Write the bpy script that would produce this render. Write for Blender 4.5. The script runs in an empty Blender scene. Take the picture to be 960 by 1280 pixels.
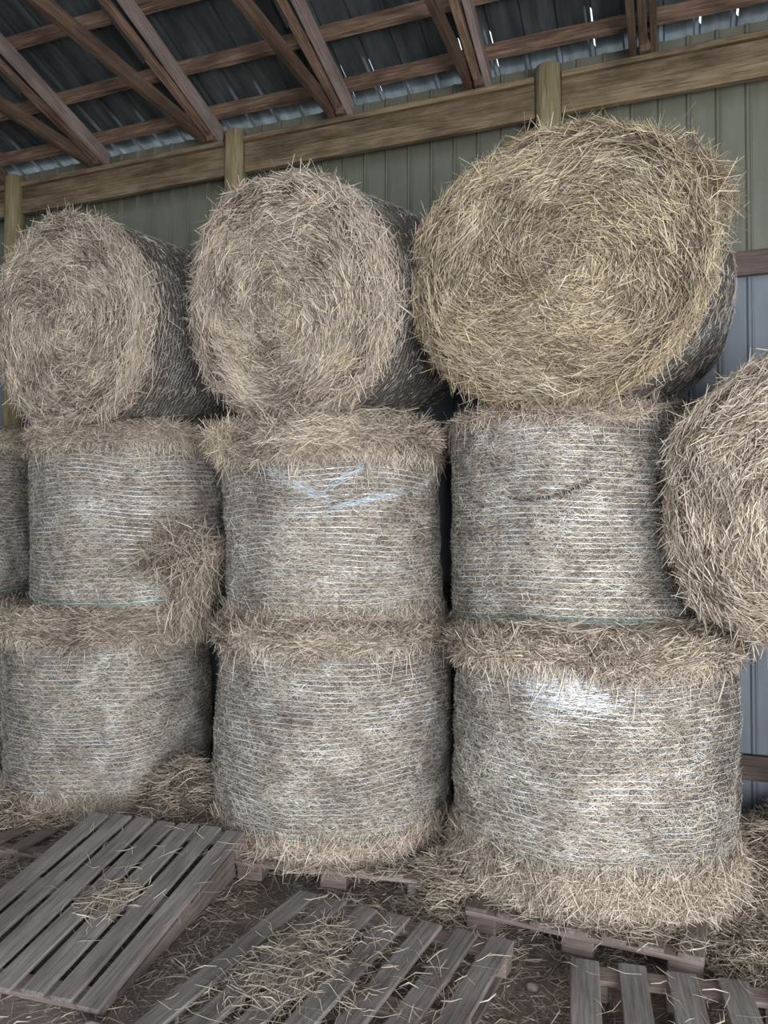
import bpy, math, numpy as np
from mathutils import Vector, Matrix

PI = math.pi
COL = bpy.context.scene.collection
YAW = math.radians(20.5)
CY, SY = math.cos(YAW), math.sin(YAW)
EYE = 1.77
WY = 5.10            # plane of the back wall
RNG = np.random.default_rng(7)


def W(x, y, z=0.0):
    """survey frame (x right, y away from the viewer's stance) to barn frame (x along the wall)"""
    return np.array([x * CY - y * SY, x * SY + y * CY, z])


# ------------------------------------------------------------------ materials
def nt(name):
    m = bpy.data.materials.new(name)
    m.use_nodes = True
    t = m.node_tree
    b = t.nodes['Principled BSDF']
    return m, t, b


def link(t, a, b):
    t.links.new(a, b)


def ramp(t, fac, stops):
    r = t.nodes.new('ShaderNodeValToRGB')
    e = r.color_ramp.elements
    e[0].position, e[0].color = stops[0][0], (*stops[0][1], 1)
    e[1].position, e[1].color = stops[-1][0], (*stops[-1][1], 1)
    for p, c in stops[1:-1]:
        k = e.new(p)
        k.color = (*c, 1)
    link(t, fac, r.inputs['Fac'])
    return r.outputs['Color']


def noise(t, scale, vec=None, detail=4, rough=.6, mscale=None):
    n = t.nodes.new('ShaderNodeTexNoise')
    n.inputs['Scale'].default_value = scale
    n.inputs['Detail'].default_value = detail
    n.inputs['Roughness'].default_value = rough
    if vec is None:
        vec = t.nodes.new('ShaderNodeTexCoord').outputs['Object']
    if mscale:
        mp = t.nodes.new('ShaderNodeMapping')
        mp.inputs['Scale'].default_value = mscale
        link(t, vec, mp.inputs['Vector'])
        vec = mp.outputs['Vector']
    link(t, vec, n.inputs['Vector'])
    return n.outputs['Fac']


def mix(t, fac, a, b, mode='MIX'):
    m = t.nodes.new('ShaderNodeMix')
    m.data_type = 'RGBA'
    m.blend_type = mode
    for s, v in ((m.inputs[0], fac), (m.inputs[6], a), (m.inputs[7], b)):
        if isinstance(v, (int, float)):
            s.default_value = v
        elif isinstance(v, tuple):
            s.default_value = (*v, 1)
        else:
            link(t, v, s)
    return m.outputs[2]


def bump(t, b, h, s, d=.01):
    n = t.nodes.new('ShaderNodeBump')
    n.inputs['Strength'].default_value = s
    n.inputs['Distance'].default_value = d
    link(t, h, n.inputs['Height'])
    link(t, n.outputs['Normal'], b.inputs['Normal'])


def straw_mat(name, stops, patch=(.78, 1.12), rough=.55):
    m, t, b = nt(name)
    a = t.nodes.new('ShaderNodeAttribute')
    a.attribute_name = 'tone'
    c = ramp(t, a.outputs['Fac'], stops)
    n = noise(t, 3.5, detail=3)
    v = ramp(t, n, [(.3, (patch[0],) * 3), (.7, (patch[1], patch[1] * .99, patch[1] * .97))])
    c = mix(t, 1.0, c, v, 'MULTIPLY')
    link(t, c, b.inputs['Base Color'])
    b.inputs['Roughness'].default_value = rough
    b.inputs['Specular IOR Level'].default_value = .35
    return m


M = {}
M['straw'] = straw_mat('straw_strands', [(0, (.075, .055, .044)), (.2, (.215, .165, .13)), (.45, (.405, .325, .26)),
                                         (.7, (.58, .49, .40)), (.88, (.72, .645, .53)), (1, (.72, .61, .40))])
M['straw_gold'] = straw_mat('golden_straw', [(0, (.07, .048, .034)), (.25, (.20, .148, .10)), (.5, (.38, .30, .21)),
                                             (.78, (.55, .46, .345)), (.9, (.58, .48, .27)), (1, (.74, .66, .53))])
M['straw_grey'] = straw_mat('pressed_straw', [(0, (.115, .086, .066)), (.22, (.295, .24, .19)), (.5, (.485, .415, .345)),
                                              (.75, (.62, .55, .465)), (.9, (.50, .48, .36)), (1, (.84, .81, .76))])
M['straw_floor'] = straw_mat('scattered_straw', [(0, (.12, .088, .07)), (.3, (.28, .215, .175)), (.6, (.44, .365, .295)),
                                                 (.85, (.58, .51, .41)), (1, (.74, .69, .56))])


def core_mat(name, dark, light, ms):
    m, t, b = nt(name)
    n = noise(t, 26, mscale=ms, detail=6, rough=.75)
    n2 = noise(t, 4, detail=3)
    c = ramp(t, n, [(.33, dark), (.68, light)])
    c = mix(t, .4, c, ramp(t, n2, [(.3, dark), (.7, light)]))
    link(t, c, b.inputs['Base Color'])
    b.inputs['Roughness'].default_value = .9
    bump(t, b, n, .9, .02)
    return m


M['core'] = core_mat('packed_hay', (.05, .037, .026), (.2, .155, .11), (1, 1, 6))
M['core_net'] = core_mat('packed_hay_under_net', (.10, .078, .06), (.32, .265, .215), (1, 1, 6))

m, t, b = nt('net_wrap_white')
c = ramp(t, noise(t, 7, detail=3), [(.38, (.36, .36, .36)), (.62, (.82, .87, .92))])
link(t, c, b.inputs['Base Color'])
b.inputs['Roughness'].default_value = .28
b.inputs['Specular IOR Level'].default_value = .8
M['net'] = m
m, t, b = nt('crease_shade')
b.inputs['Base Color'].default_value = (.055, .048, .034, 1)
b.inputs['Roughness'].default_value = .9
M['crease_shade'] = m
m, t, b = nt('net_glare_white')
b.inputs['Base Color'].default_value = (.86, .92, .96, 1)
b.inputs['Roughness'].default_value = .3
M['net_glare_white'] = m
m, t, b = nt('net_edge_green')
b.inputs['Base Color'].default_value = (.12, .2, .15, 1)
b.inputs['Roughness'].default_value = .45
M['netgreen'] = m
m, t, b = nt('bunched_net')
b.inputs['Base Color'].default_value = (.62, .74, .86, 1)
b.inputs['Roughness'].default_value = .35
M['netblue'] = m


def wood_mat(name, dark, mid, light, ms=(1, 1, 1), stain=.5, rough=.8, bs=.5):
    """grain runs along the local X of the uv-like attribute 'grain' baked as a vector"""
    m, t, b = nt(name)
    a = t.nodes.new('ShaderNodeAttribute')
    a.attribute_name = 'grain'
    v = a.outputs['Vector']
    g = noise(t, 5, v, 8, .7, (.8, 18, 18))
    n2 = noise(t, 2.2, v, 4, .6, (1, 2.5, 2.5))
    c = ramp(t, g, [(.3, dark), (.5, mid), (.72, light)])
    c = mix(t, stain, c, mix(t, 1.0, c, ramp(t, n2, [(.35, (.45, .42, .4)), (.6, (1.1, 1.08, 1.05))]), 'MULTIPLY'))
    link(t, c, b.inputs['Base Color'])
    b.inputs['Roughness'].default_value = rough
    b.inputs['Specular IOR Level'].default_value = .25
    bump(t, b, g, bs, .004)
    return m


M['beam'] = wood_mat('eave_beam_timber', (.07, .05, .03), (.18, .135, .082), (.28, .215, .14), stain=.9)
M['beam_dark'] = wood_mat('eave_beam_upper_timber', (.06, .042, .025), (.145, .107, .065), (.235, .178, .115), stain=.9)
M['purlin'] = wood_mat('purlin_timber', (.07, .042, .028), (.18, .115, .08), (.38, .275, .2), stain=.9)
M['truss'] = wood_mat('truss_timber', (.055, .036, .024), (.12, .08, .055), (.2, .14, .10), stain=.7)
M['truss_pale'] = wood_mat('pale_truss_timber', (.16, .12, .105), (.28, .22, .2), (.4, .33, .3), stain=.6)
M['post'] = wood_mat('round_post_timber', (.10, .08, .04), (.24, .195, .11), (.38, .32, .2), stain=.5, bs=1)
M['girt'] = wood_mat('girt_timber', (.06, .045, .04), (.12, .09, .08), (.19, .145, .13), stain=.7)
M['pallet'] = wood_mat('grey_pallet_board', (.12, .108, .102), (.235, .212, .202), (.36, .33, .315), stain=.6)
M['pallet_in'] = wood_mat('pinkish_pallet_block', (.13, .095, .085), (.25, .195, .175), (.36, .3, .275), stain=.7)
M['pallet_old'] = wood_mat('dusty_pallet_board', (.10, .08, .07), (.2, .165, .148), (.3, .255, .235), stain=.7)

m, t, b = nt('green_grey_wall_sheet')
c = ramp(t, noise(t, 3, detail=6, mscale=(3, 1, .6)), [(.3, (.11, .112, .08)), (.7, (.155, .157, .118))])
link(t, c, b.inputs['Base Color'])
b.inputs['Roughness'].default_value = .5
M['wall'] = m
m, t, b = nt('blue_grey_wall_sheet')
c = ramp(t, noise(t, 3, detail=6, mscale=(3, 1, .6)), [(.3, (.12, .14, .165)), (.7, (.18, .20, .23))])
link(t, c, b.inputs['Base Color'])
b.inputs['Roughness'].default_value = .45
M['wall_blue'] = m
m, t, b = nt('roof_sheet')
c = ramp(t, noise(t, 2.2, detail=5, mscale=(6, .7, 1)), [(.3, (.05, .06, .058)), (.6, (.12, .14, .15)), (.8, (.2, .23, .26))])
link(t, c, b.inputs['Base Color'])
b.inputs['Metallic'].default_value = .5
b.inputs['Roughness'].default_value = .42
M['roof'] = m
m, t, b = nt('dark_plate')
b.inputs['Base Color'].default_value = (.035, .035, .033, 1)
b.inputs['Roughness'].default_value = .6
M['plate'] = m
m, t, b = nt('barn_floor')
n = noise(t, 6, detail=8, rough=.7)
n2 = noise(t, 45, detail=6, rough=.8)
c = ramp(t, n, [(.3, (.19, .145, .128)), (.5, (.30, .235, .21)), (.75, (.42, .34, .31))])
c = mix(t, .5, c, ramp(t, n2, [(.35, (.10, .073, .062)), (.7, (.42, .335, .295))]))
link(t, c, b.inputs['Base Color'])
b.inputs['Roughness'].default_value = .95
bump(t, b, n2, .8, .02)
M['floor'] = m
m, t, b = nt('stone')
c = ramp(t, noise(t, 12), [(.3, (.2, .16, .15)), (.7, (.33, .28, .26))])
link(t, c, b.inputs['Base Color'])
b.inputs['Roughness'].default_value = .9
M['stone'] = m


# ------------------------------------------------------------------ helpers
def link_obj(name, me, mat, parent=None, loc=None):
    if mat is not None:
        me.materials.append(M[mat] if isinstance(mat, str) else mat)
    o = bpy.data.objects.new(name, me)
    COL.objects.link(o)
    if parent is not None:
        o.parent = parent
    if loc is not None:
        o.location = loc
    return o


def np_mesh(name, verts, quads, attr=None, smooth=False):
    me = bpy.data.meshes.new(name)
    verts = np.asarray(verts, dtype=np.float32)
    quads = np.asarray(quads, dtype=np.int32)
    me.vertices.add(len(verts))
    me.vertices.foreach_set('co', verts.ravel())
    k = quads.shape[1]
    me.loops.add(quads.size)
    me.loops.foreach_set('vertex_index', quads.ravel())
    me.polygons.add(len(quads))
    me.polygons.foreach_set('loop_start', np.arange(0, quads.size, k, dtype=np.int32))
    if smooth:
        me.polygons.foreach_set('use_smooth', np.ones(len(quads), dtype=bool))
    if attr:
        for nme, (typ, data) in attr.items():
            a = me.attributes.new(nme, typ, 'POINT')
            a.data.foreach_set('value' if typ == 'FLOAT' else 'vector', np.asarray(data, dtype=np.float32).ravel())
    me.update(calc_edges=True)
    me.validate()
    return me


def thing(name, label, cat, loc, group=None):
    o = bpy.data.objects.new(name, None)
    o.empty_display_size = .2
    COL.objects.link(o)
    o.location = loc
    return tag(o, label, cat, group)


def tag(o, label, cat, group=None, kind=None):
    o['label'] = label
    o['category'] = cat
    if group:
        o['group'] = group
    if kind:
        o['kind'] = kind
    return o


def unit(v):
    return v / np.maximum(np.linalg.norm(v, axis=-1, keepdims=True), 1e-9)


class Wob:
    """smooth pseudo-noise of a 3-vector, roughly in -1..1"""

    def __init__(self, seed, freq, n=7):
        r = np.random.default_rng(seed)
        self.k = r.normal(size=(n, 3)) * freq
        self.p = r.uniform(0, 2 * PI, n)
        self.n = n

    def __call__(self, P):
        return np.sin(P @ self.k.T + self.p).sum(-1) / math.sqrt(self.n)


def strand_arrays(p, t, n, L, Wd, bend=.12, K=3, tone=None, rng=RNG, roll=.9):
    N = len(p)
    t = unit(t)
    b = unit(np.cross(n, t))
    n = np.cross(t, b)
    L = np.broadcast_to(L, N)[:, None]
    Wd = np.broadcast_to(Wd, N)[:, None]
    ra = rng.normal(0, roll, N)[:, None]
    w = b * np.cos(ra) + n * np.sin(ra)
    bn = rng.normal(0, bend, N)[:, None] * L
    bb = rng.normal(0, bend, N)[:, None] * L
    V = np.empty((N, K * 2, 3))
    for i in range(K):
        s = -1 + 2 * i / (K - 1)
        c = p + t * (s * L / 2) + (n * bn + b * bb) * (s * s - .35)
        hw = w * Wd * (.5 if abs(s) < .9 else .22)
        V[:, 2 * i] = c - hw
        V[:, 2 * i + 1] = c + hw
    base = (np.arange(N) * K * 2)[:, None]
    q = []
    for i in range(K - 1):
        q.append(base + np.array([[2 * i, 2 * i + 1, 2 * i + 3, 2 * i + 2]]))
    Q = np.stack(q, 1).reshape(-1, 4)
    if tone is None:
        tone = rng.beta(2.2, 2.0, N)
    T = np.repeat(np.clip(tone, 0, 1), K * 2)
    return V.reshape(-1, 3), Q, T


def strand_mesh(name, parts):
    V, Q, T, off = [], [], [], 0
    for v, q, t in parts:
        V.append(v); Q.append(q + off); T.append(t); off += len(v)
    return np_mesh(name, np.concatenate(V), np.concatenate(Q), {'tone': ('FLOAT', np.concatenate(T))})


class Boards:
    """collects bevelled boxes (as one mesh) given centre, axes and size; bakes grain coords"""

    def __init__(self):
        self.V, self.F, self.G = [], [], []
        self.n = 0

    def box(self, c, ax, ay, az, s, bev=.004, warp=0, rng=RNG):
        c, ax, ay, az = (np.asarray(v, float) for v in (c, ax, ay, az))
        hx, hy, hz = (k / 2 for k in s)
        bev = min(bev, hx * .45, hy * .45, hz * .45)
        # cross-section octagon, extruded along x in segments, with end chamfer
        sec = [(-hy + bev, -hz), (hy - bev, -hz), (hy, -hz + bev), (hy, hz - bev), (hy - bev, hz), (-hy + bev, hz),
               (-hy, hz - bev), (-hy, -hz + bev)]
        segs = max(2, int(2 * hx / .12))
        xs = [-hx] + list(np.linspace(-hx + bev, hx - bev, segs + 1)) + [hx]
        ph = rng.uniform(0, 6, 6)
        go = rng.uniform(-30, 30, 3)
        st = self.n
        for i, x in enumerate(xs):
            k = 1 - (bev / max(hz, .001)) * .6 if i in (0, len(xs) - 1) else 1
            wy = warp * math.sin(x * 3 + ph[0])
            wz = warp * math.sin(x * 2.3 + ph[1])
            for j, (y, z) in enumerate(sec):
                e = warp * .6 * math.sin(x * 11 + ph[2] + j * 1.7)
                yy, zz = y * k + wy + e * np.sign(y), z * k + wz
                self.V.append(c + ax * x + ay * yy + az * zz)
                self.G.append((x + go[0], yy + go[1], zz + go[2]))
            if i:
                a = st + (i - 1) * 8
                for j in range(8):
                    self.F.append((a + j, a + (j + 1) % 8, a + 8 + (j + 1) % 8, a + 8 + j))
        e0 = st
        e1 = st + (len(xs) - 1) * 8
        self.F.append(tuple(e0 + j for j in range(7, -1, -1)))
        self.F.append(tuple(e1 + j for j in range(8)))
        self.n = len(self.V)
        return self

    def bar(self, p0, p1, up, wy, wz, **k):
        p0, p1 = np.asarray(p0, float), np.asarray(p1, float)
        ax = unit(p1 - p0)
        ay = unit(np.cross(np.asarray(up, float), ax))
        az = np.cross(ax, ay)
        return self.box((p0 + p1) / 2, ax, ay, az, (np.linalg.norm(p1 - p0), wy, wz), **k)

    def build(self, name, mat, parent=None, origin=None):
        V = np.array(self.V)
        if origin is None:
            origin = np.array(parent.location) if parent is not None else np.array([V[:, 0].mean(), V[:, 1].mean(), V[:, 2].min()])
        me = bpy.data.meshes.new(name)
        me.from_pydata((V - origin).tolist(), [], self.F)
        a = me.attributes.new('grain', 'FLOAT_VECTOR', 'POINT')
        a.data.foreach_set('vector', np.asarray(self.G, dtype=np.float32).ravel())
        me.update()
        import bmesh
        bm = bmesh.new(); bm.from_mesh(me)
        bmesh.ops.recalc_face_normals(bm, faces=bm.faces)
        bm.to_mesh(me); bm.free()
        o = link_obj(name, me, mat, parent)
        if parent is None:
            o.location = origin
        return o


# ------------------------------------------------------------------ shell
def ribbed(name, P0, ux, uy, un, length, height, pitch, rw, rh, mat, ny=2):
    """ribbed metal sheet: ux along, uy up the sheet, un towards the inside; small ribs pairwise"""
    prof = []
    x = 0.0
    while x < length:
        f = pitch - rw * 2
        prof += [(x, 0), (x + f * .97, 0), (x + f, rh * .35), (x + f + rw * .35, rh), (x + f + rw * .9, rh),
                 (x + f + rw * 1.2, rh * .25), (x + f + rw * 1.35, rh * .5), (x + f + rw * 1.6, rh * .5), (x + f + rw * 1.8, 0)]
        x += pitch
    P0, ux, uy, un = (np.asarray(v, float) for v in (P0, ux, uy, un))
    V, F = [], []
    n = len(prof)
    for j in range(ny):
        for (a, h) in prof:
            V.append(ux * a + uy * (height * j / (ny - 1)) + un * h)
    for j in range(ny - 1):
        for i in range(n - 1):
            a = j * n + i
            F.append((a, a + 1, a + n + 1, a + n))
    me = bpy.data.meshes.new(name)
    me.from_pydata([tuple(v) for v in V], [], F)
    me.update()
    o = link_obj(name, me, mat, loc=P0)
    sd = o.modifiers.new('thick', 'SOLIDIFY')
    sd.thickness = .002
    o['kind'] = 'structure'
    return o


X0, X1 = -8.2, 4.2
ROOF_Z, SLOPE = 4.86, .30
FRONT = -4.5
ribbed('wall_back', (X0, WY, 3.30), (1, 0, 0), (0, 0, 1), (0, -1, 0), X1 - X0, 1.54, .167, .022, .012, 'wall')
ribbed('wall_back_lower', (X0, WY + .004, -.02), (1, 0, 0), (0, 0, 1), (0, -1, 0), X1 - X0, 3.34, .167, .022, .012, 'wall_blue')
ribbed('wall_left', (X0, FRONT, 0), (0, 1, 0), (0, 0, 1), (1, 0, 0), WY - FRONT, 5.6, .167, .022, .012, 'wall')
ribbed('wall_right', (X1, FRONT, 0), (0, 1, 0), (0, 0, 1), (-1, 0, 0), WY - FRONT, 5.6, .167, .022, .012, 'wall')

rl = 10.2
ru = np.array([0, -1, SLOPE]) / math.hypot(1, SLOPE)
rn = np.array([0, -SLOPE, -1]) / math.hypot(1, SLOPE)
# roof sheet, one mesh; a few slivers are open at rib laps and at the eave, where daylight comes through
def roof_sheet():
    pitch, rw, rh = .21, .03, .02
    rg = np.random.default_rng(12)
    P0 = np.array([X0 - .2, WY + .22, ROOF_Z - .22 * SLOPE + .014])
    prof, tags_ = [], []
    x, k = 0.0, 0
    while x < X1 - X0 + .4:
        f = pitch - rw * 2
        prof += [(x, 0), (x + f, 0), (x + f + rw * .4, -rh), (x + f + rw, -rh), (x + f + rw + .004, -rh), (x + f + rw * 1.5, 0)]
        tags_ += [None, None, None, k, None, None]
        x += pitch; k += 1
    rows = np.concatenate([np.linspace(0, .22, 3), np.linspace(.26, .60, 6), np.linspace(.7, 10.2, 48)])
    eave_open = set(int(v) for v in rg.choice(k, int(k * .5), replace=False))
    lap_open = {}
    for kk in rg.choice(k, 24, replace=False):
        a = rg.uniform(.5, 2.6)
        lap_open[int(kk)] = (a, a + rg.uniform(.25, .7))
    V = [tuple(ru * h + np.array([1, 0, 0]) * a - rn * (-b) ) for h in rows for a, b in prof]
    n_ = len(prof)
    F = []
    for j_ in range(len(rows) - 1):
        for i_ in range(n_ - 1):
            kk = tags_[i_]
            if kk is not None:
                if kk in lap_open and lap_open[kk][0] < rows[j_] < lap_open[kk][1]:
                    continue
            if i_ > 0 and tags_[i_ - 1] in eave_open and tags_[i_ - 1] is not None and .26 <= rows[j_] < .50:
                continue
            a = j_ * n_ + i_
            F.append((a, a + 1, a + n_ + 1, a + n_))
    me = bpy.data.meshes.new('ceiling')
    me.from_pydata(V, [], F)
    o = link_obj('ceiling', me, 'roof', loc=P0)
    o['kind'] = 'structure'


roof_sheet()

# floor, gently uneven
n = 90
gx, gy = np.meshgrid(np.linspace(X0 - .3, X1 + .3, n), np.linspace(FRONT - 3, WY + .3, n))
P = np.stack([gx.ravel(), gy.ravel(), np.zeros(n * n)], 1)
P[:, 2] = Wob(3, 2.0)(P) * .006 - .008
q = np.array([(j * n + i, j * n + i + 1, (j + 1) * n + i + 1, (j + 1) * n + i) for j in range(n - 1) for i in range(n - 1)])
fl = link_obj('floor', np_mesh('floor', P, q, smooth=True), 'floor')
fl['kind'] = 'structure'

# posts
POSTX = [-5.164, -3.025, -.717, 1.55]
plabel = ['round timber post at the left edge of the photo, carrying the eave beam',
          'round timber post rising between the left and middle top bales',
          'round timber post above the big right-hand top bale',
          'round timber post beyond the right end of the bale stack']
for i, x in enumerate(POSTX):
    nseg, nh = 20, 24
    V, G = [], []
    r_ = np.random.default_rng(40 + i)
    ph = r_.uniform(0, 6, 4)
    for j in range(nh + 3):
        hh = min(j, nh) / nh
        z = 4.725 * hh
        for k in range(nseg):
            a = 2 * PI * k / nseg
            rr = .088 * (1 + .03 * math.sin(3 * a + ph[0] + z) + .02 * math.sin(7 * a + ph[1])) - .008 * hh
            if j == nh + 1: rr -= .008; zz = z + .006
            elif j == nh + 2: rr = .002; zz = z + .008
            else: zz = z
            V.append((rr * math.cos(a), rr * math.sin(a), zz))
            G.append((z + i * 7, rr * a * 1.5, rr))
    F = [(j * nseg + k, j * nseg + (k + 1) % nseg, (j + 1) * nseg + (k + 1) % nseg, (j + 1) * nseg + k)
         for j in range(nh + 2) for k in range(nseg)]
    me = np_mesh('round_post', np.array(V), np.array(F), {'grain': ('FLOAT_VECTOR', G)}, smooth=True)
    o = link_obj('round_post', me, 'post', loc=(x, WY - .17, -.005))
    tag(o, plabel[i], 'post')

# eave beams between the posts
ends = [X0 + .05] + POSTX + [X1 - .05]
blabel = ['far left length of timber eave beam, left of the leftmost round post',
          'timber eave beam between the leftmost post and the next post to the right',
          'timber eave beam spanning from behind middle top bale to post over right top bale',
          'timber eave beam running right from the post over the right top bale',
          'timber eave beam beyond the last post, at the right-hand wall']
for i in range(len(ends) - 1):
    a, bb = ends[i], ends[i + 1]
    a += .085 if i else 0
    bb -= .085 if i < len(ends) - 2 else 0
    root = thing('eave_beam', blabel[i], 'beam', ((a + bb) / 2, WY - .12, 4.40))
    B = Boards()
    B.box(((a + bb) / 2, WY - .165, 4.463), (1, 0, 0), (0, 1, 0), (0, 0, 1), (bb - a, .045, .118), bev=.003, warp=.0015)
    B.build('beam_board', 'beam', root)
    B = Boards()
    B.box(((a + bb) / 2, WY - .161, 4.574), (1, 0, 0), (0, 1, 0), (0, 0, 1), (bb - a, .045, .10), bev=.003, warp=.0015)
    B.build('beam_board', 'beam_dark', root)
    B = Boards()
    B.box(((a + bb) / 2, WY - .155, 4.642), (1, 0, 0), (0, 1, 0), (0, 0, 1), (bb - a, .12, .036), bev=.004, warp=.001)
    B.build('top_plank', 'beam', root)
    B = Boards()
    B.box(((a + bb) / 2, WY - .09, 4.55), (1, 0, 0), (0, 1, 0), (0, 0, 1), (bb - a, .045, .14), bev=.004)
    B.build('rear_board', 'truss', root)

# girts
for z, lab in ((3.36, 'horizontal brown wall girt, visible right of the top right bale'),
               (2.35, 'second horizontal wall girt from the top, hidden behind the middle bales'),
               (1.33, 'third horizontal wall girt from the top, hidden behind the bale stack'),
               (.35, 'lowest horizontal wall girt, visible right of the bottom right bale')):
    B = Boards()
    B.box(((X0 + X1) / 2, WY - .04, z), (1, 0, 0), (0, 1, 0), (0, 0, 1), (X1 - X0 - .1, .045, .145), bev=.004, warp=.001)
    tag(B.build('wall_girt', 'girt'), lab, 'board')

# purlins
PQ = [.24, .63, 1.09, 1.57, 2.05, 2.54, 3.04]
plab = ['lowest roof purlin, closest above the eave beam', 'second roof purlin up from the eave beam',
        'third roof purlin up from the eave beam', 'fourth roof purlin up from the eave',
        'fifth roof purlin up from the eave', 'sixth roof purlin up from the eave', 'seventh roof purlin up from the eave']
for k, qd in enumerate(PQ):
    root_c = np.array([(X0 + X1) / 2, WY - qd, ROOF_Z + SLOPE * qd - .028 - .045])
    B = Boards()
    B.box(root_c, (1, 0, 0), ru, -rn, (X1 - X0 - .1, .042, .105), bev=.003, warp=.003)
    tag(B.build('roof_purlin', 'purlin'), plab[k], 'beam')

# trusses
TX = [-6.32, -5.27, -4.22, -3.16, -2.10, -1.11, -.078, .97, 2.02]
tl = ['roof truss beyond the left side of the photo', 'roof truss ending at the far left corner of the eave beam',
      'roof truss whose heel sits above the left top bale', 'roof truss whose heel sits just left of the second round post',
      'roof truss with pale top chord right of the second round post',
      'roof truss whose heel sits just left of the post over the right top bale',
      'roof truss running straight toward the viewer near the right side',
      'roof truss at the right edge of the photo', 'roof truss beyond the right side of the photo']
for i, x in enumerate(TX):
    root = thing('roof_truss', tl[i], 'truss', (x, WY - .14, 4.69))
    Lq = 3.6
    zc = lambda q_, off: ROOF_Z + SLOPE * q_ - .028 - .098 - off
    B = Boards()  # top chord under the purlins
    B.bar((x, WY - .15, zc(.15, .052)), (x, WY - Lq, zc(Lq, .052)), (0, 0, 1), .042, .10, bev=.003)
    B.build('top_chord', 'truss_pale' if i in (2, 3, 4, 5) else 'truss', root)
    B = Boards()  # horizontal bottom chord
    B.bar((x - .12, WY - .10, 4.712), (x - .12, WY - Lq, 4.715), (0, 0, 1), .042, .10, bev=.003)
    B.build('bottom_chord', 'truss', root)
    B = Boards()  # web under the top chord
    B.bar((x - .06, WY - .22, zc(.22, .085)), (x - .06, WY - 1.6, zc(1.6, .17)), (0, 0, 1), .05, .045, bev=.003)
    B.build('web_board', 'truss' if i not in (2, 3, 4, 5) else 'purlin', root)
    B = Boards()  # heel block
    B.bar((x - .05, WY - .20, 4.662), (x - .05, WY - .20, 4.77), (0, 1, 0), .065, .10, bev=.01)
    B.build('heel_block', 'truss', root)
    B = Boards()
    B.bar((x - .073, WY - .95, zc(.95, .12)), (x - .073, WY - 1.35, zc(1.35, .12)), (0, 0, 1), .004, .16, bev=.001)
    B.build('gusset_plate', 'plate', root)


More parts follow.
